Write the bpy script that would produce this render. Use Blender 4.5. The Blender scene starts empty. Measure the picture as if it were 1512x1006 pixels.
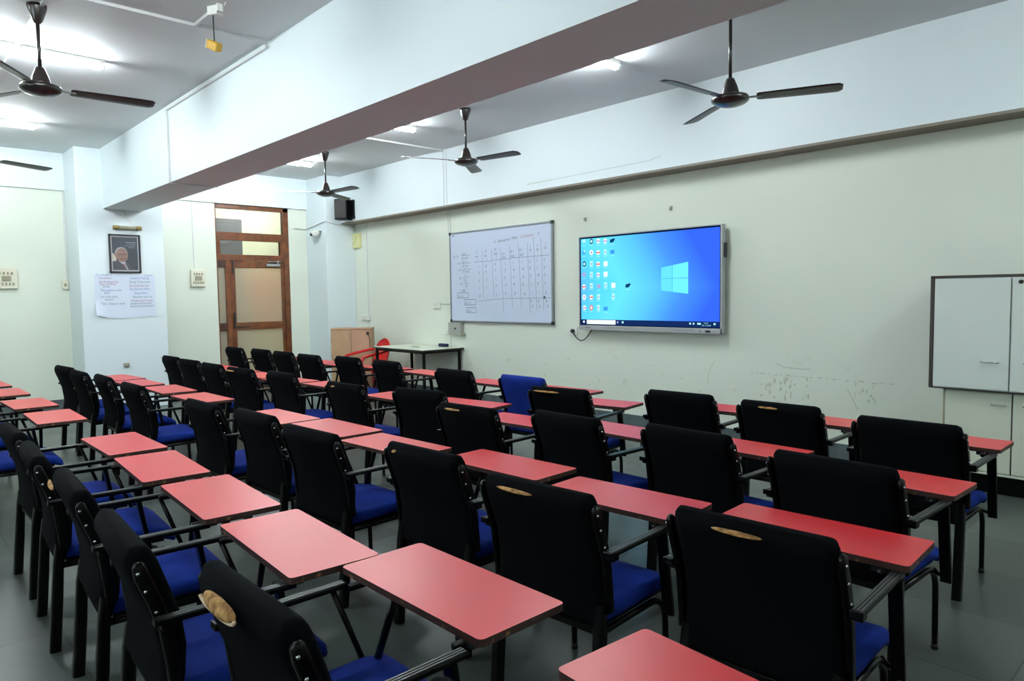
import bpy, bmesh, math, random
from mathutils import Vector, Matrix
random.seed(7)
PI = math.pi
SC = bpy.context.scene
COL = SC.collection

# ------------------------------------------------------------------ room dimensions (metres)
XW, XP = -11.04, -10.4          # door wall beam face, pillar front
XWL = -11.08                    # door wall below its beam
YS, YB = 6.15, 5.92             # screen wall, face of the beam over it
ZC, ZB, ZS = 3.434, 2.665, 2.943  # ceiling, underside of beams, door wall soffit
XR, YR = 2.6, -3.5              # right wall, rear wall

# ------------------------------------------------------------------ materials
def s2l(c):
    return tuple((x/255/12.92 if x/255 <= .04045 else ((x/255+.055)/1.055)**2.4) for x in c)
def mat(name, col, rough=.5, metal=0, spec=.5, lin=False, noise=None, bump=None, emit=None, strength=1, trans=0, coat=0, sheen=0):
    m = bpy.data.materials.new(name); m.use_nodes = True
    nt = m.node_tree; b = nt.nodes['Principled BSDF']
    c = col if lin else s2l(col)
    b.inputs['Base Color'].default_value = (*c, 1)
    b.inputs['Roughness'].default_value = rough
    b.inputs['Metallic'].default_value = metal
    b.inputs['Specular IOR Level'].default_value = spec
    b.inputs['Transmission Weight'].default_value = trans
    b.inputs['Coat Weight'].default_value = coat
    b.inputs['Sheen Weight'].default_value = sheen
    if emit is not None:
        b.inputs['Emission Color'].default_value = (*s2l(emit), 1)
        b.inputs['Emission Strength'].default_value = strength
    tc = None
    if noise or bump:
        tc = nt.nodes.new('ShaderNodeTexCoord')
    if noise:                                   # (scale, amount, [second colour])
        n = nt.nodes.new('ShaderNodeTexNoise'); n.inputs['Scale'].default_value = noise[0]; n.inputs['Detail'].default_value = 5
        nt.links.new(tc.outputs['Object'], n.inputs['Vector'])
        r = nt.nodes.new('ShaderNodeValToRGB')
        c2 = s2l(noise[2]) if len(noise) > 2 else tuple(x*(1-noise[1]) for x in c)
        r.color_ramp.elements[0].position = .35; r.color_ramp.elements[1].position = .65
        r.color_ramp.elements[0].color = (*c2, 1); r.color_ramp.elements[1].color = (*c, 1)
        nt.links.new(n.outputs['Fac'], r.inputs['Fac']); nt.links.new(r.outputs['Color'], b.inputs['Base Color'])
    if bump:                                    # (scale, strength, distance)
        n = nt.nodes.new('ShaderNodeTexNoise'); n.inputs['Scale'].default_value = bump[0]; n.inputs['Detail'].default_value = 3
        nt.links.new(tc.outputs['Object'], n.inputs['Vector'])
        bp = nt.nodes.new('ShaderNodeBump'); bp.inputs['Strength'].default_value = bump[1]; bp.inputs['Distance'].default_value = bump[2]
        nt.links.new(n.outputs['Fac'], bp.inputs['Height']); nt.links.new(bp.outputs['Normal'], b.inputs['Normal'])
    return m

M = {}
M['beam'] = mat('beam_paint', (222, 233, 236), .55, bump=(3, .15, .01))
M['ceil'] = mat('ceiling_paint', (218, 222, 224), .7, bump=(2.2, .35, .02))
M['fabric'] = mat('black_fabric', (9, 11, 14), .95, spec=.05, bump=(420, .25, .001))
M['blue'] = mat('blue_fabric', (18, 44, 130), .9, spec=.12, noise=(6, .25), bump=(300, .3, .001))
M['metal'] = mat('black_enamel', (5, 5, 6), .3, spec=.2)
M['plastic'] = mat('dark_grey_plastic', (40, 42, 44), .3)
M['bolt'] = mat('steel', (190, 190, 195), .25, metal=1)
M['foam'] = mat('torn_foam', (176, 136, 82), .95, noise=(60, .4, (118, 80, 40)), bump=(90, .8, .004))
M['lining'] = mat('torn_lining', (214, 190, 160), .9, noise=(40, .2))
M['fanbrown'] = mat('fan_brown', (44, 34, 32), .35)
M['fanhub'] = mat('fan_hub', (40, 32, 30), .28, coat=.3)
M['white'] = mat('white_plastic', (225, 226, 220), .4)
M['ivory'] = mat('ivory_plastic', (222, 220, 200), .4)
M['offbeige'] = mat('beige_parts', (150, 145, 120), .5)
M['darkline'] = mat('dark_line', (38, 36, 34), .6)
M['paper'] = mat('paper', (214, 224, 240), .8)
M['wood'] = mat('varnished_wood', (120, 66, 28), .35, coat=.3, noise=(9, .5, (82, 42, 20)))
M['wooddark'] = mat('dark_wood', (70, 40, 28), .45, noise=(8, .4))
M['ply'] = mat('tan_board', (186, 152, 116), .55, noise=(4, .12))
M['ply2'] = mat('tan_board_pinkish', (188, 148, 118), .55, noise=(4, .1))
M['laminate_white'] = mat('white_laminate', (208, 216, 210), .35)
M['laminate_cream'] = mat('cream_laminate', (208, 214, 196), .35)
M['edging'] = mat('brown_edging', (48, 40, 34), .5)
M['redplastic'] = mat('red_plastic', (200, 22, 26), .3, coat=.2)
M['navy'] = mat('navy_felt', (28, 36, 66), .8)
M['silver'] = mat('silver_bezel', (178, 182, 186), .35, metal=.3)
M['alu'] = mat('aluminium_frame', (150, 155, 160), .35, metal=.8)
M['board'] = mat('whiteboard_surface', (204, 214, 236), .22, spec=.5)
M['ink'] = mat('marker_ink', (98, 102, 120), .7)
M['inkred'] = mat('marker_red', (176, 134, 152), .7)
M['inkblue'] = mat('marker_blue', (134, 150, 204), .7)
M['inkteal'] = mat('marker_teal', (120, 160, 176), .7)
M['inkgrey'] = mat('marker_grey', (136, 146, 166), .7)
M['blackplastic'] = mat('black_plastic', (22, 24, 30), .45)
M['greybox'] = mat('grey_steel_box', (158, 160, 152), .45)
M['brass'] = mat('brass_ends', (150, 132, 80), .35, metal=.5)
M['yellow'] = mat('yellow_plastic', (206, 160, 40), .35)
M['clock'] = mat('pale_yellow_clock', (222, 222, 160), .4)
M['conduit'] = mat('white_conduit', (214, 216, 216), .5)
M['doorway_dark'] = mat('doorway_shade', (92, 94, 104), .5)
M['corridor'] = mat('corridor_paint', (220, 224, 205), .6)
M['orange'] = mat('orange_brown_panel', (205, 118, 70), .7)
M['clearglass'] = mat('clear_glass', (245, 250, 248), .0, trans=1)
M['frosted'] = mat('frosted_glass', (244, 234, 208), .3, trans=.75)
M['tube'] = mat('lit_tube', (255, 255, 255), .4, emit=(238, 247, 250), strength=135)
M['p_bg'] = mat('print_background', (58, 66, 74), .5, noise=(6, .2))
M['p_skin'] = mat('print_skin', (142, 110, 100), .5, noise=(25, .18))
M['p_hair'] = mat('print_hair', (150, 150, 152), .5)
M['p_suit'] = mat('print_suit', (72, 72, 80), .5)
M['p_shirt'] = mat('print_shirt', (170, 172, 178), .5)
M['p_tie'] = mat('print_tie', (120, 92, 96), .5)
M['p_dark'] = mat('print_dark', (70, 52, 50), .5)
M['p_light'] = mat('print_light', (190, 184, 166), .5)
M['p_text'] = mat('print_text', (170, 176, 182), .5)
M['stain'] = mat('wall_stain', (192, 194, 170), .8)
M['smudge'] = mat('wall_smudge', (184, 188, 174), .8)
M['beam_under_lift'] = mat('beam_underside_lightened', (226, 236, 236), .7)
M['skirting'] = mat('skirting_stone', (92, 104, 106), .25, noise=(5, .3))
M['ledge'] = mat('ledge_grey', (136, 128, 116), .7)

def wall_material():
    m = mat('wall_paint', (222, 228, 214), .33, spec=.42, bump=(2.5, .12, .01)); nt = m.node_tree; b = nt.nodes['Principled BSDF']
    tc = nt.nodes.new('ShaderNodeTexCoord'); sep = nt.nodes.new('ShaderNodeSeparateXYZ'); nt.links.new(tc.outputs['Object'], sep.inputs[0])
    n = nt.nodes.new('ShaderNodeTexNoise'); n.inputs['Scale'].default_value = 4.5; n.inputs['Detail'].default_value = 8; n.inputs['Roughness'].default_value = .7
    nt.links.new(tc.outputs['Object'], n.inputs['Vector'])
    r = nt.nodes.new('ShaderNodeValToRGB'); r.color_ramp.elements[0].position = .60; r.color_ramp.elements[1].position = .74
    nt.links.new(n.outputs['Fac'], r.inputs['Fac'])
    mr = nt.nodes.new('ShaderNodeMapRange'); mr.inputs[1].default_value = 1.0; mr.inputs[2].default_value = .55; nt.links.new(sep.outputs['Z'], mr.inputs[0])
    mu = nt.nodes.new('ShaderNodeMath'); mu.operation = 'MULTIPLY'; nt.links.new(r.outputs['Color'], mu.inputs[0]); nt.links.new(mr.outputs[0], mu.inputs[1])
    m2 = nt.nodes.new('ShaderNodeMath'); m2.operation = 'MULTIPLY'; m2.inputs[1].default_value = .6; nt.links.new(mu.outputs[0], m2.inputs[0])
    mx = nt.nodes.new('ShaderNodeMix'); mx.data_type = 'RGBA'
    mx.inputs[6].default_value = (*s2l((222, 228, 214)), 1); mx.inputs[7].default_value = (*s2l((150, 148, 116)), 1)
    nt.links.new(m2.outputs[0], mx.inputs[0]); nt.links.new(mx.outputs[2], b.inputs['Base Color'])
    return m
M['wall'] = wall_material()

def floor_material():
    m = mat('stone_tiles', (60, 66, 64), .2, spec=.5); nt = m.node_tree; b = nt.nodes['Principled BSDF']
    tc = nt.nodes.new('ShaderNodeTexCoord')
    br = nt.nodes.new('ShaderNodeTexBrick'); br.offset = 0; br.inputs['Scale'].default_value = 1
    br.inputs['Brick Width'].default_value = .6; br.inputs['Row Height'].default_value = .6; br.inputs['Mortar Size'].default_value = .004
    br.inputs['Color1'].default_value = (*s2l((62, 70, 66)), 1); br.inputs['Color2'].default_value = (*s2l((100, 108, 103)), 1)
    br.inputs['Mortar'].default_value = (*s2l((52, 56, 54)), 1); br.inputs['Bias'].default_value = -.1
    nt.links.new(tc.outputs['Object'], br.inputs['Vector'])
    n = nt.nodes.new('ShaderNodeTexNoise'); n.inputs['Scale'].default_value = 3; n.inputs['Detail'].default_value = 8
    nt.links.new(tc.outputs['Object'], n.inputs['Vector'])
    mx = nt.nodes.new('ShaderNodeMix'); mx.data_type = 'RGBA'; mx.blend_type = 'MULTIPLY'; mx.inputs[0].default_value = .5
    nt.links.new(br.outputs['Color'], mx.inputs[6]); nt.links.new(n.outputs['Fac'], mx.inputs[7]); nt.links.new(mx.outputs[2], b.inputs['Base Color'])
    mr = nt.nodes.new('ShaderNodeMapRange'); mr.inputs[3].default_value = .24; mr.inputs[4].default_value = .46
    nt.links.new(n.outputs['Fac'], mr.inputs[0]); nt.links.new(mr.outputs[0], b.inputs['Roughness'])
    return m
M['floor'] = floor_material()

def tablet_edge():
    m = mat('worn_tablet_edge', (58, 40, 32), .55); nt = m.node_tree; b = nt.nodes['Principled BSDF']
    tc = nt.nodes.new('ShaderNodeTexCoord'); n = nt.nodes.new('ShaderNodeTexNoise'); n.inputs['Scale'].default_value = 30; n.inputs['Detail'].default_value = 6
    nt.links.new(tc.outputs['Object'], n.inputs['Vector']); r = nt.nodes.new('ShaderNodeValToRGB')
    r.color_ramp.elements[0].position = .60; r.color_ramp.elements[0].color = (*s2l((62, 40, 34)), 1)
    r.color_ramp.elements[1].position = .74; r.color_ramp.elements[1].color = (*s2l((160, 116, 76)), 1)
    nt.links.new(n.outputs['Fac'], r.inputs['Fac']); nt.links.new(r.outputs['Color'], b.inputs['Base Color']); return m
M['tedge'] = tablet_edge()
M['tred'] = mat('red_laminate', (204, 38, 46), .36, spec=.5, noise=(3, .08))

def screen_material():
    m = bpy.data.materials.new('lit_screen'); m.use_nodes = True; nt = m.node_tree; nt.nodes.clear()
    out = nt.nodes.new('ShaderNodeOutputMaterial'); em = nt.nodes.new('ShaderNodeEmission'); nt.links.new(em.outputs[0], out.inputs[0])
    tc = nt.nodes.new('ShaderNodeTexCoord'); sep = nt.nodes.new('ShaderNodeSeparateXYZ'); nt.links.new(tc.outputs['Object'], sep.inputs[0])
    mr = nt.nodes.new('ShaderNodeMapRange'); mr.inputs[1].default_value = -5.33; mr.inputs[2].default_value = -3.57; nt.links.new(sep.outputs['X'], mr.inputs[0])
    # distance from the middle height bends the colours
    mz = nt.nodes.new('ShaderNodeMath'); mz.operation = 'SUBTRACT'; mz.inputs[1].default_value = 1.52; nt.links.new(sep.outputs['Z'], mz.inputs[0])
    ab = nt.nodes.new('ShaderNodeMath'); ab.operation = 'ABSOLUTE'; nt.links.new(mz.outputs[0], ab.inputs[0])
    ml = nt.nodes.new('ShaderNodeMath'); ml.operation = 'MULTIPLY_ADD'; ml.inputs[1].default_value = .36; nt.links.new(ab.outputs[0], ml.inputs[0]); nt.links.new(mr.outputs[0], ml.inputs[2])
    r = nt.nodes.new('ShaderNodeValToRGB'); e = r.color_ramp.elements
    e[0].position = 0; e[0].color = (*s2l((96, 188, 255)), 1); e[1].position = 1; e[1].color = (*s2l((54, 104, 250)), 1)
    for p, c in ((.18, (88, 218, 255)), (.36, (104, 228, 255)), (.58, (92, 200, 255)), (.78, (72, 150, 252))):
        k = e.new(p); k.color = (*s2l(c), 1)
    nt.links.new(ml.outputs[0], r.inputs['Fac']); nt.links.new(r.outputs['Color'], em.inputs['Color']); em.inputs['Strength'].default_value = SCREEN
    return m
SCREEN = .68
def emat(name, c, s=1.0):
    m = bpy.data.materials.new(name); m.use_nodes = True; nt = m.node_tree; nt.nodes.clear()
    out = nt.nodes.new('ShaderNodeOutputMaterial'); em = nt.nodes.new('ShaderNodeEmission'); nt.links.new(em.outputs[0], out.inputs[0])
    em.inputs['Color'].default_value = (*s2l(c), 1); em.inputs['Strength'].default_value = s*SCREEN; return m
M['screen'] = screen_material()
M['s_task'] = emat('screen_taskbar', (20, 44, 96)); M['s_white'] = emat('screen_white', (236, 246, 250)); M['s_cyan'] = emat('screen_pane', (112, 238, 255))
M['s_cyan2'] = emat('screen_pane_left', (104, 226, 255)); M['s_ice'] = emat('screen_ice', (176, 246, 255)); M['s_red'] = emat('screen_red', (220, 110, 110))
M['s_dark'] = emat('screen_dark', (12, 60, 104)); M['s_blue'] = emat('screen_blue', (66, 156, 236)); M['s_black'] = emat('screen_edge', (6, 20, 50))
M['s_mauve'] = emat('screen_mauve', (172, 168, 214)); M['s_beam'] = emat('screen_beam', (80, 168, 255))

# ------------------------------------------------------------------ mesh building
class MB:
    def __init__(s): s.v = []; s.f = []; s.m = []; s.sm = []; s.mats = []
    def mi(s, m):
        if m not in s.mats: s.mats.append(m)
        return s.mats.index(m)
    def add(s, vs, fs, m, smooth=False):
        o = len(s.v); k = s.mi(m); s.v += [tuple(v) for v in vs]
        for f in fs: s.f.append([o+i for i in f]); s.m.append(k); s.sm.append(smooth)
        return s
    def box(s, a, b, m, bev=0, mtx=None):
        x0, y0, z0 = [min(p, q) for p, q in zip(a, b)]; x1, y1, z1 = [max(p, q) for p, q in zip(a, b)]
        vs = [Vector(p) for p in ((x0,y0,z0),(x1,y0,z0),(x1,y1,z0),(x0,y1,z0),(x0,y0,z1),(x1,y0,z1),(x1,y1,z1),(x0,y1,z1))]
        fs = [(0,3,2,1),(4,5,6,7),(0,1,5,4),(1,2,6,5),(2,3,7,6),(3,0,4,7)]
        if bev > 0:
            bm = bmesh.new(); bv = [bm.verts.new(v) for v in vs]
            for f in fs: bm.faces.new([bv[i] for i in f])
            bmesh.ops.bevel(bm, geom=bm.edges[:], offset=bev, segments=2, profile=.5, affect='EDGES')
            bm.verts.index_update(); vs = [v.co.copy() for v in bm.verts]; fs = [[v.index for v in f.verts] for f in bm.faces]; bm.free()
        if mtx is not None: vs = [mtx @ v for v in vs]
        return s.add(vs, fs, m, False)
    def prism(s, poly, z0, z1, m, ms=None, rnd=0):
        # poly: list of (x, y); top and bottom faces m, sides ms
        n = len(poly); vs = [(x, y, z0) for x, y in poly]+[(x, y, z1) for x, y in poly]
        s.add(vs, [list(range(n))[::-1], list(range(n, 2*n))], m)
        s.add(vs, [(i, (i+1) % n, n+(i+1) % n, n+i) for i in range(n)], ms or m, False); return s
    def loft(s, rings, m, smooth=True, cap=True, closed=True):
        n = len(rings[0]); vs = [p for r in rings for p in r]; fs = []
        for a in range(len(rings)-1):
            for i in range(n if closed else n-1):
                j = (i+1) % n; fs.append((a*n+i, a*n+j, (a+1)*n+j, (a+1)*n+i))
        if cap: fs += [list(range(n))[::-1], [(len(rings)-1)*n+i for i in range(n)]]
        return s.add(vs, fs, m, smooth)
    def tube(s, pts, r, m, n=10, sx=1, cap=True, smooth=True):
        pts = [Vector(p) for p in pts]; rings = []; up = None
        for i, p in enumerate(pts):
            t = (pts[min(i+1, len(pts)-1)]-pts[max(i-1, 0)]).normalized()
            if up is None:
                up = Vector((0, 0, 1)) if abs(t.z) < .9 else Vector((0, 1, 0))
            a = t.cross(up).normalized(); b = a.cross(t).normalized(); up = b
            rr = r[i] if isinstance(r, (list, tuple)) else r
            rings.append([p+a*math.cos(2*PI*k/n)*rr*sx+b*math.sin(2*PI*k/n)*rr for k in range(n)])
        return s.loft(rings, m, smooth, cap)
    def lathe(s, prof, m, c=(0, 0, 0), n=20, smooth=True):
        c = Vector(c); rings = [[c+Vector((r*math.cos(2*PI*k/n), r*math.sin(2*PI*k/n), z)) for k in range(n)] for r, z in prof]
        return s.loft(rings, m, smooth, True)
    def ell(s, c, rad, m, n=12, k=8, mtx=None):
        rings = []
        for a in range(k+1):
            t = -PI/2+PI*a/k; rings.append([Vector((c[0]+rad[0]*math.cos(t)*math.cos(2*PI*i/n), c[1]+rad[1]*math.cos(t)*math.sin(2*PI*i/n), c[2]+rad[2]*math.sin(t))) for i in range(n)])
        if mtx is not None: rings = [[mtx@p for p in r] for r in rings]
        return s.loft(rings, m, True, False)
    def build(s, name, parent=None, loc=None, autosm=True):
        me = bpy.data.meshes.new(name); me.from_pydata(s.v, [], s.f)
        for m in s.mats: me.materials.append(m)
        me.polygons.foreach_set('material_index', s.m); me.polygons.foreach_set('use_smooth', s.sm)
        bm = bmesh.new(); bm.from_mesh(me); bmesh.ops.remove_doubles(bm, verts=bm.verts, dist=1e-6)
        bmesh.ops.recalc_face_normals(bm, faces=bm.faces); bm.to_mesh(me); bm.free(); me.update()
        o = bpy.data.objects.new(name, me); COL.objects.link(o)
        if parent: o.parent = parent
        if loc: o.location = loc
        return o

def sec(w, t, r=None, n=3):
    """rounded rectangle section, half sizes w (x) and t (normal)"""
    r = min(w, t)*.98 if r is None else min(r, w*.99, t*.99); out = []
    for cx, cy, a0 in ((w-r, t-r, 0), (-(w-r), t-r, PI/2), (-(w-r), -(t-r), PI), (w-r, -(t-r), 1.5*PI)):
        for i in range(n+1):
            a = a0+PI/2*i/n; out.append((cx+r*math.cos(a), cy+r*math.sin(a)))
    return out
def sweep_yz(mb, path, x, m, r=None, n=3, smooth=True):
    """path: list of (y, z, halfwidth x, halfthickness)"""
    rings = []
    for i, p in enumerate(path):
        a = path[max(i-1, 0)]; b = path[min(i+1, len(path)-1)]
        t = Vector((0, b[0]-a[0], b[1]-a[1])); t = t.normalized() if t.length > 1e-9 else Vector((0, 0, 1))
        nn = Vector((0, -t.z, t.y))
        rings.append([Vector((x+u, p[0], p[1]))+nn*v for u, v in sec(p[2], p[3], r, n)])
    return mb.loft(rings, m, smooth, True)

def tag(o, label=None, cat=None, group=None, kind=None):
    if label: o['label'] = label
    if cat: o['category'] = cat
    if group: o['group'] = group
    if kind: o['kind'] = kind
    return o
def empty(name, loc=(0, 0, 0), rz=0, parent=None):
    o = bpy.data.objects.new(name, None); COL.objects.link(o); o.location = loc; o.rotation_euler = (0, 0, rz); o.empty_display_size = .1
    if parent: o.parent = parent
    return o
def struct(name, mb, parent=None):
    o = mb.build(name, parent)
    if not parent: o['kind'] = 'structure'
    return o
def copy_tree(o, parent=None):
    c = o.copy(); COL.objects.link(c); c.parent = parent
    for ch in list(o.children): copy_tree(ch, c)
    return c

_font_cache = {}
def text_polys(t):
    if t in _font_cache: return _font_cache[t]
    cu = bpy.data.curves.new('txt', 'FONT'); cu.body = t; cu.size = 1; cu.shear = .25; cu.resolution_u = 2
    ob = bpy.data.objects.new('txt', cu); COL.objects.link(ob)
    dg = bpy.context.evaluated_depsgraph_get(); me = bpy.data.meshes.new_from_object(ob.evaluated_get(dg))
    r = ([v.co.copy() for v in me.vertices], [list(p.vertices) for p in me.polygons])
    bpy.data.objects.remove(ob); bpy.data.curves.remove(cu); bpy.data.meshes.remove(me)
    _font_cache[t] = r; return r
def put_text(mb, t, P, u, v, size, m, wx=1.0, slope=0.0, d=0):
    vs, fs = text_polys(t); mb.add([P(u+p.x*size*wx, v+p.y*size+p.x*size*wx*slope, d) for p in vs], fs, m)
def stroke(mb, P, a, b, w, m, d=0):
    dx, dy = b[0]-a[0], b[1]-a[1]; L = math.hypot(dx, dy) or 1; nx, ny = -dy/L*w/2, dx/L*w/2
    mb.add([P(a[0]+nx, a[1]+ny, d), P(a[0]-nx, a[1]-ny, d), P(b[0]-nx, b[1]-ny, d), P(b[0]+nx, b[1]+ny, d)], [(0, 1, 2, 3)], m)
def polyline(mb, P, pts, w, m, d=0):
    for a, b in zip(pts, pts[1:]): stroke(mb, P, a, b, w, m, d)
def rect(mb, P, u0, v0, u1, v1, m, d=0): mb.add([P(u0, v0, d), P(u1, v0, d), P(u1, v1, d), P(u0, v1, d)], [(0, 1, 2, 3)], m)
def disc(mb, P, u, v, ru, rv, m, d=0, n=20): mb.add([P(u+ru*math.cos(2*PI*k/n), v+rv*math.sin(2*PI*k/n), d) for k in range(n)], [list(range(n))], m)
def onY(y0): return lambda u, v, d=0: (u, y0-d, v)      # a surface that faces the room from the screen wall
def onX(x0): return lambda u, v, d=0: (x0+d, u, v)      # a surface that faces the room from the door wall

# ------------------------------------------------------------------ setting
T = .2
b = MB(); b.box((-13.3, YR-T, -.1), (XR+T, YS+T+1.5, 0), M['floor']); struct('floor', b)
b = MB(); b.box((XWL-T, YR-T, ZC), (XR+T, YS+T, ZC+.15), M['ceil']); struct('ceiling', b)
b = MB(); b.box((XWL-T, YS, 0), (XR+T, YS+T, ZC), M['wall']); struct('wall_front', b)
b = MB()
b.box((XWL-T, YR, 0), (XWL, 4.125, ZS), M['wall']); b.box((XWL-T, 5.315, 0), (XWL, YS, ZS), M['wall']); b.box((XWL-T, YR, ZS), (XWL, YS, ZC), M['wall'])
struct('wall_left', b)
b = MB(); b.box((XR, YR-T, 0), (XR+T, YS+T, ZC), M['wall']); struct('wall_right', b)
WX0, WX1, WZ0, WZ1 = -5.4, -2.0, 1.2, 2.75
b = MB(); b.box((XWL-T, YR-T, 0), (WX0, YR, ZC), M['wall']); b.box((WX1, YR-T, 0), (XR, YR, ZC), M['wall'])
b.box((WX0, YR-T, 0), (WX1, YR, WZ0), M['wall']); b.box((WX0, YR-T, WZ1), (WX1, YR, ZC), M['wall']); struct('wall_rear', b)
w = empty('window_1', ((WX0+WX1)/2, YR-.1, WZ0)); w['kind'] = 'structure'
b = MB(); dx = (WX1-WX0)/2; h = WZ1-WZ0
for x in (-dx+.03, -dx/2, 0, dx/2, dx-.03): b.box((x-.025, -.03, 0), (x+.025, .03, h), M['wooddark'])
for z in (.03, h*.65, h-.03): b.box((-dx, -.03, z-.025), (dx, .03, z+.025), M['wooddark'])
b.build('window_frame', w); b = MB(); b.box((-dx, -.004, 0), (dx, .004, h), M['clearglass']); b.build('pane', w)

b = MB(); b.box((XP, 2.443, ZB), (XR, 2.919, ZC), M['beam'])          # main beam; same white paint, underside colour lightened against its shade
for i, f in enumerate(b.f):
    if all(abs(b.v[k][2]-ZB) < 1e-6 for k in f): b.m[i] = b.mi(M['beam_under_lift'])
struct('ceiling_beam', b)
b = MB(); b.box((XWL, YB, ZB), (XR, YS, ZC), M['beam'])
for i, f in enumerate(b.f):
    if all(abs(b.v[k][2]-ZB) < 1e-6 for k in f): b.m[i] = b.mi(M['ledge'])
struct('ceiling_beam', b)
b = MB(); b.box((XWL, YR, ZS), (XW, YB, ZC), M['beam']); struct('ceiling_beam', b)
b = MB(); b.box((XWL, 2.145, 0), (XP, 3.17, ZC), M['beam'], .01); struct('pillar', b)
b = MB(); b.box((XWL, 5.63, 0), (XP, YS, ZC), M['beam'], .01); struct('pillar', b)
b = MB(); b.box((XP, YS-.014, 0), (XR, YS, .143), M['skirting']); struct('baseboard_front', b)
b = MB(); b.box((XWL, YR, 0), (XWL+.014, 2.145, .143), M['skirting']); b.box((XWL, 3.17, 0), (XWL+.014, 4.1, .143), M['skirting']); struct('baseboard_left', b)
# thin dark gap and ledge line under the beam of the screen wall
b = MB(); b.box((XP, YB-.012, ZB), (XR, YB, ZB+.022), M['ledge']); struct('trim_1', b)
# corridor beyond the door
b = MB(); b.box((-13.2, 3.3, 0), (-13.0, 7.6, 3.3), M['corridor']); struct('wall_corridor', b)
b = MB(); b.box((-13.2, 3.3, 3.3), (XWL-T, 7.6, 3.4), M['corridor']); struct('ceiling_corridor', b)
b = MB(); b.box((-13.2, 3.1, 0), (XWL-T, 3.3, 3.4), M['corridor']); b.box((-13.2, 7.6, 0), (XWL-T, 7.8, 3.4), M['corridor'])
b.box((XWL-T-.02, YS, 0), (XWL-T, 7.6, 3.4), M['corridor']); struct('wall_corridor_end', b)
b = MB(); b.box((-13.0, 4.3, 0), (-12.96, 5.31, 2.93), M['doorway_dark'], .005); o = struct('doorway_2', b)  # dark doorway opening built as a panel, its shade put into the colour
b = MB(); b.box((-12.995, 5.38, .98), (-12.95, 6.12, 1.98), M['orange'], .005)
tag(b.build('blotch_panel'), 'orange brown panel added behind the frosted door glass for a warm blotch', 'board')  # made-up panel that gives the frosted pane its warm blotch
for y0, lab in ((5.37, 'left of the two pale blue paper notices beyond the glass above the door'), (5.53, 'right of the two pale blue paper notices beyond the glass above the door')):
    b = MB(); b.box((-13.0, y0, 2.85), (-12.995, y0+.14, 2.95), M['paper']); tag(b.build('paper_notice'), lab, 'notice', 'paper notices in the corridor')

# ------------------------------------------------------------------ door with fanlights
d = empty('door_1', (XWL, 4.72, 0)); d['kind'] = 'structure'
def bw(name, boxes, m, parent=d, bev=.004):
    bb = MB()
    for a in boxes: bb.box((XWL+a[0]-d.location.x, a[1]-4.72, a[2]), (XWL+a[3]-d.location.x, a[4]-4.72, a[5]), m, bev)
    return bb.build(name, parent)
x0, x1 = -.10, -.005
bw('door_frame', [(x0, 4.125, 0, x1, 4.145, ZS), (x0, 5.225, 0, x1, 5.315, ZS), (x0, 4.125, 2.875, x1, 5.315, ZS), (x0, 4.13, 2.385, x1, 5.23, 2.51), (x0, 4.13, 2.07, x1, 5.23, 2.165)], M['wood'])
bw('fanlight_frame', [(x0+.02, 4.145, 2.165, x1, 4.195, 2.385), (x0+.02, 5.165, 2.165, x1, 5.225, 2.385)], M['wood'])
bw('fanlight_pane', [(-.055, 4.14, 2.5, -.049, 5.23, 2.88)], M['clearglass'], bev=0)
bw('fanlight_pane', [(-.055, 4.19, 2.16, -.049, 5.17, 2.39)], M['clearglass'], bev=0)
bw('mullion', [(x0, 4.262, 0, x1, 4.335, 2.07)], M['wood'])
sl = bw('sidelight_rail', [(x0, 4.143, 1.965, x1, 4.262, 2.07), (x0, 4.143, .975, x1, 4.262, 1.09), (x0, 4.143, 0, x1, 4.262, .12)], M['wooddark'])
bw('sidelight_pane', [(-.055, 4.14, .1, -.049, 4.27, 1.97)], M['frosted'], sl, 0)
lf = bw('door_leaf', [(-.07, 4.34, .02, -.02, 4.415, 2.065), (-.07, 5.18, .02, -.02, 5.225, 2.065), (-.07, 4.41, 1.96, -.02, 5.19, 2.065), (-.07, 4.41, .975, -.02, 5.19, 1.095), (-.07, 4.41, .02, -.02, 5.19, .2)], M['wood'])
bw('upper_pane', [(-.05, 4.41, 1.09, -.044, 5.185, 1.965)], M['frosted'], lf, 0)
bw('lower_pane', [(-.05, 4.41, .19, -.044, 5.185, .98)], M['frosted'], lf, 0)
bw('door_handle', [(-.02, 4.365, 1.0, .02, 4.39, 1.25)], M['darkline'], lf)
bw('tower_bolt', [(-.02, 4.365, 1.86, .0, 4.39, 2.06), (-.02, 4.4, 1.02, 0, 4.62, 1.04)], M['darkline'], lf)
cl = bw('door_closer', [(-.02, 4.90, 1.985, .05, 5.13, 2.03), (-.02, 4.93, 2.055, .03, 5.15, 2.07), (.0, 5.09, 2.0, .03, 5.11, 2.09)], M['bolt'], lf)

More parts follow.
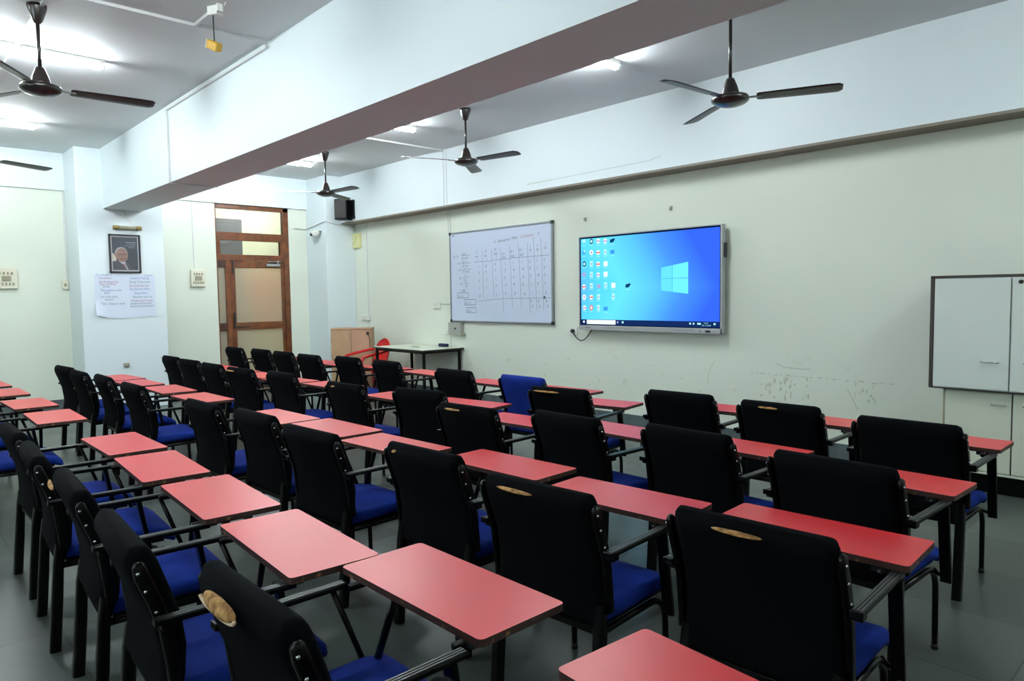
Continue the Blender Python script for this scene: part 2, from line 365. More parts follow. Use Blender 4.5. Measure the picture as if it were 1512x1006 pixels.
# ------------------------------------------------------------------ tablet-arm chair
def make_chair():
    root = empty('tablet_chair')
    # backrest: a padded slab in a black sleeve, S-shaped
    prof = [(.070, .372, .20, .008), (.073, .376, .216, .02), (.078, .392, .226, .026), (.085, .45, .230, .030), (.080, .53, .231, .033), (.062, .61, .231, .035),
            (.036, .69, .231, .036), (.012, .755, .231, .038), (.000, .785, .230, .037), (-.006, .806, .226, .028), (-.013, .818, .214, .012), (-.013, .820, .20, .004)]
    b = MB(); sweep_yz(b, prof, 0, M['fabric'], n=4)
    b.v = [(v[0]*1.02, v[1]-.006+.026*(v[0]/.23)**2*min(1, max(0, (v[2]-.4)/.2)), v[2]) for v in b.v]
    for i, v in enumerate(b.v):     # slight hollow along the top edge
        if v[2] > .74: b.v[i] = (v[0], v[1], v[2]-.010*math.cos(min(1, abs(v[0])/.2)*PI/2)*(v[2]-.74)/.08+.004)
    back = b.build('backrest', root)
    b = MB()
    seat = [(.085, .372, .20, .006), (.075, .395, .215, .022), (.09, .402, .225, .028), (.20, .405, .230, .030), (.32, .408, .232, .030), (.42, .407, .232, .029), (.475, .398, .230, .027), (.505, .380, .226, .020), (.515, .362, .215, .010)]
    rings = []
    for i, p in enumerate(seat):
        nn = Vector((0, 0, 1)) if i < 6 else Vector((0, (i-5)*.3, 1)).normalized()
        rings.append([Vector((u, p[0], p[1]))+nn*v for u, v in sec(p[2], p[3], None, 4)])
    b.loft(rings, M['blue']); b.build('seat', root)
    b = MB(); b.box((-.205, .09, .362), (.205, .47, .376), M['metal']); b.box((-.23, .06, .345), (.23, .085, .372), M['metal'], .003); b.build('seat_frame', root)
    for s in (-1, 1):
        b = MB(); sweep_yz(b, [(.032, .0, .020, .021), (.048, .2, .020, .021), (.060, .37, .020, .019), (.066, .45, .018, .013)], s*.222, M['metal'], r=.009, smooth=False); b.build('rear_leg', root)
        b = MB(); sweep_yz(b, [(.080, .43, .010, .016), (.076, .50, .010, .016), (.064, .60, .010, .017), (.040, .68, .010, .018), (.012, .755, .010, .018), (.006, .782, .010, .015), (.004, .792, .006, .008)], s*.246, M['metal'], r=.007)
        for z, y in ((.765, .002), (.715, .018), (.655, .040)): b.ell((s*.257, y, z), (.004, .005, .005), M['bolt'], 8, 5)
        b.build('back_upright', root)
        pts = [(s*.213, .07, .352), (s*.213, .38, .352)]
        for k in range(1, 7): a = k/6*PI/2; pts.append((s*.213, .38+.10*math.sin(a), .252+.10*math.cos(a)))
        pts += [(s*.213, .484, .12), (s*.213, .486, 0)]
        b = MB(); b.tube(pts, .012, M['metal'], 10); b.lathe([(.014, 0), (.014, .02), (.012, .022)], M['plastic'], (s*.213, .486, 0), 10); b.build('front_leg', root)
        b = MB(); zt = .646
        b.box((s*.272-.016, .035, zt-.018), (s*.272+.016, .40, zt-.002), M['metal'], .004)
        for q in (-.009, 0, .009): b.box((s*.272+q-.003, .038, zt-.003), (s*.272+q+.003, .395, zt), M['plastic'], .001)
        b.box((s*.272-.017, .029, zt-.02), (s*.272+.017, .037, zt+.001), M['metal'], .003)
        b.box((s*.250, .045, zt-.034), (s*.284, .080, zt-.016), M['metal'], .003); b.build('armrest', root)
    b = MB(); sweep_yz(b, [(.352, .630, .020, .009), (.372, .50, .020, .009), (.402, .320, .020, .009)], .274, M['metal'], r=.004, smooth=False)
    b.tube([(.213, .464, .335), (.235, .43, .335), (.274, .402, .335)], .008, M['metal'], 8); b.build('tablet_post', root)
    b = MB(); b.tube([(-.08, .445, .646), (-.238, .458, .345)], .011, M['metal'], 8)
    b.tube([(-.272, .36, .63), (-.232, .455, .345)], .009, M['metal'], 8); b.tube([(-.24, .452, .345), (-.21, .46, .345)], .010, M['metal'], 8); b.build('diagonal_strut', root)
    # writing tablet, its own origin so that it may sit a little forward or back on its slide
    tb = MB(); pr = []; xa, xb, ya, yb = -.325, .303, .374, .658; r = .015
    for cx, cy, a0 in ((xb-r, yb-r, 0), (xa+r, yb-r, PI/2), (xa+r, ya+r, PI), (xb-r, ya+r, 1.5*PI)):
        for i in range(5): a = a0+PI/2*i/4; pr.append((cx+r*math.cos(a), cy+r*math.sin(a)))
    tb.prism(pr, .6475, .667, M['tred'], M['tedge']); tab = tb.build('writing_tablet', root)
    b = MB(); b.tube([(.235, .35, .635), (.235, .56, .635)], .0115, M['metal'], 8); b.tube([(-.24, .35, .635), (-.24, .56, .635)], .0115, M['metal'], 8)
    b.box((-.25, .44, .632), (.25, .47, .6475), M['metal']); b.box((.20, .38, .628), (.268, .43, .6475), M['plastic'], .003); b.build('slide_bracket', tab)
    return root
def tear(root, x0, x1, big=False):
    b = MB(); c = (x0+x1)/2; L = (x1-x0)/2; n = 22; rings = []
    r = .0055 if not big else .018
    for k in range(n+1):
        t = -1+2*k/n; w = math.sqrt(max(0, 1-t*t))
        c0 = Vector((c+L*t, -.0445+.02*((c+L*t)/.23)**2, .800 if not big else .790))
        rings.append([c0+Vector((0, .55*r*w*math.cos(a)+.006*w*math.sin(a), r*w*math.sin(a)-(.1*r if not big else 0)+.0003*math.sin(9*t+a)*w)) for a in [2*PI*i/10 for i in range(10)]])
    b.loft(rings, M['foam'], True, False)
    if big:
        pts = [(c+L*1.03*math.cos(a), -.047-.002*math.sin(a), .788+r*1.05*math.sin(a)) for a in [PI+PI*i/16 for i in range(17)]]
        b.tube(pts, .0045, M['lining'], 6)
    o = b.build('torn_foam', root); o['label'] = 'tan foam showing through a tear'

P0 = make_chair()
# name: (x, y, turn, tablet shift dx, dy, tear)
CH = {
'A': [(-.70,.64,-.08,0,0,None), (-1.5,.585,.0,0,.045,(-.12,.07,1)), (-2.17,.50,-.06,0,0,None), (-2.89,.52,-.06,0,0,(-.15,.03)), (-3.62,.52,-.06,0,0,None), (-4.31,.54,.0,0,0,None), (-5.7,.46,-.02,0,0,None), (-6.58,.45,.02,0,0,None), (-7.55,.42,0,0,0,None), (-8.40,.40,.03,0,0,None)],
'B': [(-.95,1.76,.054,0,0,(-.09,.06)), (-1.65,1.63,.075,.01,0,(-.14,.03)), (-2.38,1.69,.05,0,0,(-.15,-.12)), (-3.14,1.57,.05,0,0,None), (-3.85,1.60,.02,0,0,None), (-4.50,1.54,.03,0,0,None), (-5.88,1.51,.02,.03,0,None), (-6.75,1.51,-.02,.08,0,None), (-7.40,1.46,.02,0,0,None), (-8.05,1.47,.08,0,0,None)],
'C': [(-1.1,2.65,-.03,0,0,None), (-1.82,2.78,-.03,0,0,None), (-2.51,2.71,-.02,0,0,None), (-3.14,2.55,.07,0,0,(-.14,.0)), (-3.93,2.78,.16,0,0,None), (-4.65,2.62,.04,0,0,(-.11,-.05)), (-5.78,2.65,.03,0,0,None), (-6.44,2.56,.08,0,0,(-.20,0)), (-7.14,2.56,.014,0,0,None), (-7.81,2.57,.047,0,0,None), (-8.47,2.59,.016,0,0,(-.22,-.17))],
'D': [(-1.17,3.68,.0,0,0,None), (-1.87,3.79,.016,0,0,(-.10,.02)), (-2.54,3.81,.06,0,0,None), (-3.26,3.46,.16,0,0,(-.19,.04)), (-3.96,3.78,.03,0,0,'blue'), (-4.78,3.75,.014,0,0,None), (-5.99,3.85,-.03,0,0,None), (-6.73,3.84,.007,0,0,None), (-7.38,3.72,.026,0,0,None), (-8.05,3.73,.012,0,0,None), (-8.69,3.73,.03,0,0,None), (-9.33,3.65,.03,0,0,None)]}
ROW = {'A': 'row nearest the camera', 'B': 'second row', 'C': 'third row', 'D': 'front row'}
ORD = ['rightmost', 'second from the right', 'third from the right', 'fourth from the right', 'fifth from the right', 'sixth from the right', 'seventh from the right', 'eighth from the right', 'ninth from the right', 'tenth from the right', 'eleventh from the right', 'leftmost']
first = True
for rw in 'ABCD':
    for i, (x, y, t, tx, ty, tr) in enumerate(CH[rw]):
        if first: c = P0; first = False
        else: c = copy_tree(P0)
        c.location = (x, y, 0); c.rotation_euler.z = t
        for ch in c.children:
            if ch.name.startswith('writing_tablet'): ch.location = (tx, ty, 0)
        last = i == len(CH[rw])-1
        pos = 'leftmost' if last else ORD[i]
        look = 'black-backed tablet chair'
        if tr == 'blue': look = 'all-blue backed tablet chair'
        elif tr: look = 'black tablet chair with torn back'
        tag(c, f'{look}, {pos} in the {ROW[rw]}', 'chair', 'tablet chairs in rows'); 
        if tr == 'blue':
            for ch in c.children:
                if ch.name.startswith('backrest'):
                    ch.data = ch.data.copy(); ch.data.materials[0] = M['blue']; ch['label'] = 'blue fabric backrest'
# tears go on after copying, so that only the damaged chairs carry them
byloc = {(round(o.location.x, 2), round(o.location.y, 2)): o for o in COL.objects if o.get('category') == 'chair'}
for rw in 'ABCD':
    for x, y, t, tx, ty, tr in CH[rw]:
        if tr and tr != 'blue': tear(byloc[(round(x, 2), round(y, 2))], tr[0], tr[1], len(tr) > 2)

# ------------------------------------------------------------------ ceiling fans
def make_fan(ex=0):
    root = empty('ceiling_fan')       # origin on the ceiling
    b = MB(); b.lathe([(.018, -.12), (.03, -.105), (.045, -.06), (.058, -.02), (.06, 0)], M['fanhub'], n=16); b.build('canopy', root)
    b = MB(); b.tube([(0, 0, -.1), (0, 0, -.44-ex)], .0115, M['fanhub'], 10); b.build('down_rod', root)
    b = MB(); b.lathe([(.012, -.405), (.026, -.41), (.034, -.43), (.05, -.47), (.058, -.505), (.06, -.51), (.06, -.517), (.055, -.52), (.09, -.523), (.118, -.53), (.126, -.545), (.122, -.562), (.10, -.578), (.06, -.592), (.02, -.598), (.002, -.599)], M['fanhub'], (0, 0, -ex), n=28); b.build('motor', root)
    for k in range(3):
        e = MB(); a = math.radians(120*k); R = Matrix.Rotation(a, 4, 'Z'); tl = Matrix.Rotation(math.radians(-11), 4, 'X')
        rings = []
        for r_, w_ in ((.17, .045), (.19, .055), (.30, .058), (.45, .062), (.60, .066), (.67, .064), (.695, .04)):
            rings.append([R @ (Vector((r_, 0, -.545-ex)) + (tl @ Vector((0, q*w_, 0)))+Vector((0, 0, s_))) for q, s_ in ((-1, 0), (-.5, .005), (0, .007), (.5, .005), (1, 0), (.5, -.001), (0, -.0), (-.5, -.001))])
        e.loft(rings, M['fanbrown'], True)
        e.box((.09, -.016, -.549-ex), (.20, .016, -.543-ex), M['fanhub'], 0, R); e.build('blade', root)
    return root
F = make_fan()
FP = [(-5.68, 1.0, 86, 'brown ceiling fan hanging at upper left in front of the main beam'), (-8.75, 1.02, 117, 'ceiling fan at the left edge with only a blade showing'),
      (-2.54, 4.42, 26, 'large ceiling fan above the screen, right of the main beam'), (-5.87, 4.84, 10, 'ceiling fan above the whiteboard'), (-8.80, 4.78, 5, 'farthest ceiling fan, in front of the black speaker')]
for i, (x, y, a, lab) in enumerate(FP):
    c = F if i == 0 else (make_fan(.125) if i == 2 else copy_tree(F))
    c.location = (x, y, ZC); c.rotation_euler.z = math.radians(a); tag(c, lab, 'fan', 'ceiling fans')

# ------------------------------------------------------------------ tube lights
def make_light():
    root = empty('tube_light')
    b = MB(); b.box((-.025, -.62, -.035), (.025, .62, 0), M['white'], .004)
    for s in (-1, 1): b.box((-.012, s*.60-.02, -.075), (.012, s*.60+.02, -.03), M['white'], .003)
    b.build('batten', root)
    b = MB(); b.tube([(0, -.585, -.062), (0, .585, -.062)], .018, M['tube'], 10); b.build('lamp_tube', root)
    return root
TL = make_light()
LP = [(-6.62, 1.0, 'lit tube light at upper left behind the near fan'), (-9.34, .97, 'lit tube light below the first at the far left edge'), (-3.85, 4.25, 'lit tube light nearest to the large right fan'),
      (-6.81, 4.25, 'lit tube light between beam and whiteboard fan'), (-9.5, 4.35, 'farthest lit tube light near the door'), (-3.75, .6, 'lit tube light over the near rows, outside the frame'),
      (.6, 4.25, 'unseen tube light added at the right end of the far bay for brightness'), (-1.0, -1.6, 'unseen tube light added behind the camera for fill'), (-6.6, -1.9, 'unseen tube light added by the rear wall on the left for fill')]  # these three tubes are unseen, added to brighten the room
for i, (x, y, lab) in enumerate(LP):
    c = TL if i == 0 else copy_tree(TL)
    c.location = (x, y, ZC); tag(c, lab, 'light', 'ceiling tube lights')
M['tube_dim'] = mat('lit_tube_corridor', (255, 255, 255), .4, emit=(250, 247, 236), strength=85)
c = copy_tree(TL); c.location = (-12.1, 5.4, 3.3)
for ch in c.children:
    if ch.name.startswith('lamp_tube'): ch.data = ch.data.copy(); ch.data.materials[0] = M['tube_dim']; tag(c, 'lit tube light in the corridor beyond the door', 'light', 'corridor light')

# ------------------------------------------------------------------ conduits and ceiling fittings
def conduit(pts, lab, w=.011, d=.011):
    b = MB()
    for a, c in zip(pts, pts[1:]):
        b.box([min(p, q)-w*(1 if p == q else 0) for p, q in zip(a, c)], [max(p, q)+w*(1 if p == q else 0) for p, q in zip(a, c)], M['conduit'])
    return tag(b.build('cable_conduit'), lab, 'conduit')
z = ZC-.011
conduit([(-5.33, -1, z), (-5.33, 2.432, z)], 'white cable conduit across the ceiling to the main beam')
conduit([(-5.33, 1.9, z), (-4.98, 1.9, z)], 'short white conduit branch to the hanging yellow box')
conduit([(-4.3, 1.02, z), (-9.3, 1.02, z)], 'white ceiling conduit passing over the lit tube at upper left')
conduit([(-5.33, 2.432, z-.03), (-7.72, 2.432, z-.03)], 'white conduit along the top of the main beam', .012)
conduit([(-7.72, 2.434, z), (-7.72, 2.434, ZB)], 'white conduit down the face of the main beam', .008)
conduit([(-7.72, 2.44, ZB-.006), (-7.72, 2.925, ZB-.006)], 'thin conduit crossing the underside of the main beam', .006)
conduit([(-7.66, 2.93, z), (-7.66, 5.91, z)], 'white conduit across the far ceiling toward the screen wall', .009)
b = MB()
for dx in (-.03, .03): b.box((-7.63+dx-.005, YB-.008, ZB), (-7.63+dx+.005, YB, ZC), M['conduit'])
tag(b.build('cable_conduit'), 'pair of thin white conduits down the beam above the whiteboard', 'conduit')
b = MB()
for dx in (-.03, .03): b.box((-7.85+dx*.8-.005, YS-.008, 2.36), (-7.85+dx*.8+.005, YS, ZB), M['conduit'])
tag(b.build('cable_conduit'), 'pair of thin white conduits at the upper left corner of the whiteboard', 'conduit')
b = MB(); b.box((-7.87, YS-.008, .77), (-7.855, YS, .92), M['conduit']); tag(b.build('cable_conduit'), 'thin conduit coming down from the grey steel box', 'conduit')
b = MB(); b.box((-10.03, YS-.008, 1.0), (-10.015, YS, ZB), M['conduit']); tag(b.build('cable_conduit'), 'thin vertical conduit on the wall right of the clock', 'conduit')
b = MB(); b.box((XWL, 3.785, 1.92), (XWL+.01, 3.80, ZS), M['conduit']); tag(b.build('cable_conduit'), 'thin vertical conduit above the switchboard by the door', 'conduit')
b = MB(); b.box((XWL, 2.12, 1.74), (XWL+.01, 2.135, ZS), M['conduit']); tag(b.build('cable_conduit'), 'thin vertical conduit above the small socket beside the pillar', 'conduit')
b = MB(); b.tube([(XP+.012, 5.62, 2.70), (XP+.012, 5.80, 2.66), (XP+.012, 6.12, 2.64)], .008, M['conduit'], 6); b.tube([(XWL+.03, 5.4, 2.63), (XWL+.03, 5.615, 2.62), (XP, 5.615, 2.70), (XP+.012, 5.62, 2.70)], .008, M['conduit'], 6)
tag(b.build('cable'), 'white cable sagging round the corner column above the dome camera', 'cable')

t = empty('ceiling_bracket', (-4.93, 1.9, ZC))
b = MB(); b.box((-.05, -.03, -.06), (.03, .03, 0), M['white'], .004, Matrix.Rotation(.5, 4, 'Z')); b.box((.05, -.02, -.05), (.07, .02, 0), M['white'], .003); b.build('junction_box', t)
b = MB(); b.tube([(-.05, 0, -.01), (.0, .03, -.004), (.06, .03, -.01), (.12, .02, -.004)], .004, M['conduit'], 6); b.build('wire', t)
tag(t, 'white junction bracket with loose wires on the ceiling at upper left', 'bracket')
t = empty('hanging_box', (-4.93, 1.88, 3.17))
Rm = Matrix.Rotation(.5, 4, 'Y') @ Matrix.Rotation(.4, 4, 'Z')
b = MB(); b.box((-.045, -.028, -.028), (.045, .028, .028), M['yellow'], .006, Rm); b.box((-.05, -.03, -.03), (-.045, .03, .03), M['ivory'], .001, Rm); b.build('case', t)
b = MB(); b.tube([(0, 0, .02), (-.003, 0, .12), (-.006, .0, ZC-3.17)], .004, M['darkline'], 6); b.build('wire', t)
tag(t, 'yellow plastic box hanging on a wire from the ceiling', 'box')

# ------------------------------------------------------------------ interactive screen
t = empty('display_screen', (0, 0, 0))
b = MB(); X0, X1, Z0, Z1 = -5.353, -3.545, 1.060, 2.108
b.box((X0, 6.045, Z0), (X1, 6.10, Z1), M['silver'], .006); b.box((X0+.1, 6.10, Z0+.06), (X1-.1, 6.149, Z1-.06), M['blackplastic'], .004)
b.box((X0, 6.038, Z0), (X1, 6.046, 1.112), M['silver'], .002); b.box((X0, 6.038, 2.096), (X1, 6.046, Z1), M['silver'], .002)
b.box((X0, 6.038, Z0), (X0+.012, 6.046, Z1), M['silver'], .002); b.box((X1-.018, 6.038, Z0), (X1, 6.046, Z1), M['silver'], .002)
b.build('bezel', t)
P = onY(6.044)
b = MB(); rect(b, P, X0+.01, 1.11, X1-.015, 2.098, M['s_black'], 0); rect(b, P, -5.323, 1.122, -3.572, 2.080, M['screen'], .001)
scr = b.build('screen', t)
b = MB()   # pale light beams and the four-pane window emblem
def tz(x): return 1.719+(x+4.238)/.319*.047
def bz(x): return 1.488-(x+4.238)/.319*.038
for xa, xb, m in ((-4.238, -4.1065, 's_cyan2'), (-4.1015, -3.919, 's_cyan')):
    b.add([P(xa, 1.6095, .002), P(xb, 1.6095, .002), P(xb, tz(xb), .002), P(xa, tz(xa), .002)], [(0, 1, 2, 3)], M[m])
    b.add([P(xa, bz(xa), .002), P(xb, bz(xb), .002), P(xb, 1.6045, .002), P(xa, 1.6045, .002)], [(0, 1, 2, 3)], M[m])
b.build('window_emblem', scr)
b = MB(); rect(b, P, -5.323, 1.122, -3.572, 1.178, M['s_task'], .002); rect(b, P, -5.24, 1.126, -4.83, 1.174, M['s_white'], .003)
rect(b, P, -5.295, 1.14, -5.27, 1.163, M['s_white'], .003); disc(b, P, -4.80, 1.152, .012, .012, M['s_mauve'], .003); rect(b, P, -4.745, 1.142, -4.72, 1.164, M['s_ice'], .003)
for u, w_ in ((-3.905, .02), (-3.865, .018), (-3.815, .04), (-3.635, .022)): rect(b, P, u, 1.146, u+w_, 1.164, M['s_ice'], .003)
for v_, s_ in ((1.156, 3), (1.134, 5)):
    put_text(b, '10:29' if s_ == 3 else '26-11-2023', P, -3.745 if s_ == 3 else -3.765, v_, .018, M['s_ice'], 1.2, 0, .003)
b.build('taskbar', scr)
IC = [(-5.275,2.050,'i'),(-5.166,2.047,'k'),(-5.068,2.045,'w'),(-4.968,2.038,'w'),(-4.869,2.035,'d'),(-5.277,1.93,'b'),(-5.167,1.924,'o'),(-5.069,1.919,'r'),(-4.968,1.917,'p'),(-4.87,1.915,'f'),
(-5.273,1.801,'k'),(-5.168,1.8,'p'),(-5.07,1.792,'r'),(-4.965,1.791,'q'),(-5.279,1.683,'m'),(-5.169,1.68,'p'),(-5.071,1.673,'w'),(-4.965,1.677,'q'),(-5.28,1.546,'r'),(-5.17,1.555,'p'),(-5.063,1.546,'m'),
(-4.966,1.559,'p'),(-4.858,1.553,'q'),(-4.661,1.545,'d'),(-5.277,1.428,'o'),(-5.172,1.427,'r'),(-5.068,1.43,'p'),(-4.859,1.435,'p'),(-5.273,1.309,'w'),(-5.173,1.31,'x'),(-5.069,1.31,'p'),(-4.968,1.299,'f')]
for u, v_, k in IC:
    b = MB()
    if k == 'd': b.add([P(u-.035, v_-.02, .002), P(u+.01, v_-.018, .002), P(u+.036, v_+.012, .002), P(u+.03, v_+.026, .002), P(u-.03, v_+.014, .002)], [(0, 1, 2, 3, 4)], M['s_dark'])
    elif k == 'f': rect(b, P, u-.03, v_-.02, u+.03, v_+.02, M['s_blue'], .002)
    elif k == 'b': rect(b, P, u-.02, v_-.02, u+.02, v_+.02, M['s_blue'], .002); rect(b, P, u-.004, v_+.0, u+.02, v_+.026, M['s_ice'], .003)
    elif k == 'p': rect(b, P, u-.021, v_-.03, u+.021, v_+.03, M['s_ice'], .002); rect(b, P, u-.010, v_-.01, u+.012, v_+.006, M['s_mauve'], .003)
    elif k == 'q': rect(b, P, u-.028, v_-.027, u+.028, v_+.027, M['s_white'], .002)
    elif k == 'x': disc(b, P, u, v_, .026, .032, M['s_red'], .002); disc(b, P, u, v_, .013, .02, M['s_white'], .003)
    elif k == 'o': disc(b, P, u, v_, .028, .030, M['s_white'], .002); disc(b, P, u, v_, .012, .012, M['s_mauve'], .003)
    elif k == 'k': disc(b, P, u, v_, .026, .030, M['s_dark'], .002); disc(b, P, u, v_, .017, .017, M['s_ice'], .003)
    elif k == 'i': rect(b, P, u-.025, v_-.01, u+.025, v_+.026, M['s_ice'], .002)
    elif k == 'm': rect(b, P, u-.024, v_-.02, u+.024, v_+.022, M['s_mauve'], .002)
    else: disc(b, P, u, v_, .027, .027, M['s_white'], .002); rect(b, P, u-.03, v_-.008, u+.03, v_+.006, M['s_red' if k == 'r' else 's_mauve'], .003)
    rect(b, P, u-.026, v_-.045, u+.026, v_-.040, M['s_ice'], .003); b.build('desktop_icon', scr)
b = MB(); b.box((-3.785, 6.034, 1.079), (-3.772, 6.04, 1.088), M['blackplastic']); b.box((-3.722, 6.034, 1.072), (-3.668, 6.04, 1.092), M['blackplastic'], .001); b.build('front_ports', t)
b = MB(); b.box((X1, 6.07, 1.79), (X1+.018, 6.10, 1.93), M['blackplastic'], .003); b.build('side_connector', t)
b = MB()
for u0, u1 in ((-4.95, -4.65), (-4.05, -3.85)):
    for k in range(3): b.box((u0, 6.0365, 1.078+k*.008), (u1, 6.0385, 1.081+k*.008), M['greybox'])
put_text(b, 'newline', onY(6.037), -5.26, 1.08, .022, M['darkline'], 1.1); b.build('speaker_grille', t)
tag(t, 'large wall display showing a blue desktop with icons', 'display')
# move the geometry to its own origin
def recentre(root, loc):
    root.location = loc; L = Vector(loc)
    for ch in root.children: ch.matrix_parent_inverse = Matrix.Translation(-L)
recentre(t, ((X0+X1)/2, 6.12, Z0))
t = empty('power_socket', (-5.54, YS, 1.035))
b = MB(); b.box((-.07, -.014, -.045), (.07, 0, .045), M['white'], .004); b.build('plate', t)
b = MB(); b.tube([(.01, -.014, 0), (.01, -.045, 0)], .022, M['blackplastic'], 12); b.build('plug', t)
tag(t, 'white wall socket with black plug at the lower left of the display', 'socket')
b = MB(); pts = []
for k in range(17):
    q = k/16; pts.append((-5.52+.30*q, 6.10, 1.035-.13*math.sin(PI*q*.97)*(1-.15*q)+.03*q))
b.tube(pts, .006, M['blackplastic'], 6); tag(b.build('power_cable'), 'black cable drooping from the wall socket to the display', 'cable')
for x, z_, lab in ((-5.34, 2.31, 'small hook high on the wall above the left end of the display'), (-4.19, 2.32, 'small hook high on the wall above the right part of the display')):
    b = MB(); b.box((x-.012, YS-.012, z_-.02), (x+.012, YS, z_+.025), M['greybox'], .002); b.tube([(x, YS-.01, z_), (x, YS-.03, z_-.01), (x, YS-.03, z_+.012)], .004, M['bolt'], 6); tag(b.build('wall_hook'), lab, 'hook', 'wall hooks')
# marks on the screen wall
b = MB(); Pw = onY(YS-.0015); rr = random.Random(3)
x = -3.3
while x < -2.05:
    l = rr.uniform(.01, .05); stroke(b, Pw, (x, .70-(x+3.3)*.008+rr.uniform(-.006, .006)), (x+l, .70-(x+3.3)*.008+rr.uniform(-.006, .006)), rr.uniform(.003, .008), M['smudge']); x += l+rr.uniform(.01, .05)
polyline(b, Pw, [(-3.05, .80), (-2.97, .77), (-2.83, .765), (-2.74, .768)], .006, M['smudge'])
polyline(b, Pw, [(-2.42, .62), (-2.38, .55), (-2.33, .45)], .006, M['smudge']); polyline(b, Pw, [(-3.68, .80), (-3.74, .70), (-3.77, .55)], .005, M['stain'])
def blotch(u, v_, ru, rv, m):
    n = 14; b.add([Pw(u+ru*math.cos(2*PI*k/n)*rr.uniform(.5, 1.1), v_+rv*math.sin(2*PI*k/n)*rr.uniform(.5, 1.1)) for k in range(n)], [list(range(n))], m)
for k in range(26): blotch(rr.uniform(-3.2, -2.72), rr.uniform(.44, .69), rr.uniform(.004, .014), rr.uniform(.008, .035), M['stain'])
for k in range(10): blotch(rr.uniform(-2.36, -2.18), rr.uniform(.53, .67), rr.uniform(.004, .010), rr.uniform(.01, .03), M['stain'])
for k in range(22): blotch(rr.uniform(-6.8, -3.4), rr.uniform(.40, .80), rr.uniform(.003, .010), rr.uniform(.006, .03), M['stain'])
Pb = onY(YB-.0015); polyline(b, Pb, [(-6.05, ZB+.105), (-5.5, ZB+.11), (-4.9, ZB+.12), (-4.3, ZB+.125), (-4.15, ZB+.15)], .005, M['smudge'])
for k in range(14): xx = -6.05+k*.03; stroke(b, Pb, (xx, ZB+.10), (xx+rr.uniform(-.01, .015), ZB+.125), .004, M['smudge'])
o = b.build('wall_marks'); tag(o, 'faint scuffs and stains along the screen wall', 'stain', kind='structure')

# ------------------------------------------------------------------ whiteboard
t = empty('whiteboard'); X0, X1, Z0, Z1 = -7.805, -5.862, 1.125, 2.32
b = MB(); b.box((X0, 6.128, Z0), (X1, 6.149, Z1), M['board']); b.build('board_surface', t)
b = MB()
for a, c in (((X0-.012, Z0-.02), (X1+.012, Z0)), ((X0-.012, Z1), (X1+.012, Z1+.02)), ((X0-.014, Z0), (X0, Z1)), ((X1, Z0), (X1+.024, Z1))): b.box((a[0], 6.115, a[1]), (c[0], 6.15, c[1]), M['alu'], .003)
for x_ in (X0-.004, X1+.01):
    for z_ in (Z0-.006, Z1+.006): b.box((x_-.016, 6.112, z_-.02), (x_+.016, 6.15, z_+.02), M['blackplastic'], .004)
b.build('board_frame', t)
b = MB(); P = onY(6.127); K = M['ink']; R_ = M['inkred']
LN = [(-7.129,2.058,-7.118,1.431),(-6.947,2.067,-6.908,1.429),(-6.779,2.09,-6.72,1.233),(-6.602,2.105,-6.557,1.298),(-6.439,2.107,-6.39,1.299),(-6.275,2.103,-6.237,1.237),(-6.171,2.176,-6.117,1.275),(-6.038,2.142,-6.001,1.275),
(-7.299,1.913,-6.95,1.914),(-6.95,1.923,-6.601,1.926),(-6.6,1.933,-5.897,1.938),(-7.24,1.391,-6.736,1.421),(-6.736,1.421,-5.88,1.424)]
for x0_, z0_, x1_, z1_ in LN: stroke(b, P, (x0_, z0_), (x1_, z1_), .006, M['inkgrey'])
for x0_, z0_, x1_, z1_ in ((-7.67,1.505,-7.43,1.436),(-7.517,1.413,-7.283,1.34),(-7.477,1.303,-7.276,1.235)): polyline(b, P, [(x0_, z0_), (x1_, z0_), (x1_, z1_), (x0_, z1_), (x0_, z0_)], .006, K)
put_text(b, '*', P, -6.90, 2.125, .07, K, 1); put_text(b, 'Geometrical', P, -6.83, 2.145, .052, K, .92, .06); put_text(b, 'Mean', P, -6.56, 2.165, .052, K, 1, .06)
put_text(b, 'Consideration', P, -6.40, 2.172, .052, R_, .80, .06); put_text(b, '*', P, -6.10, 2.175, .07, K, 1)
sz = .05
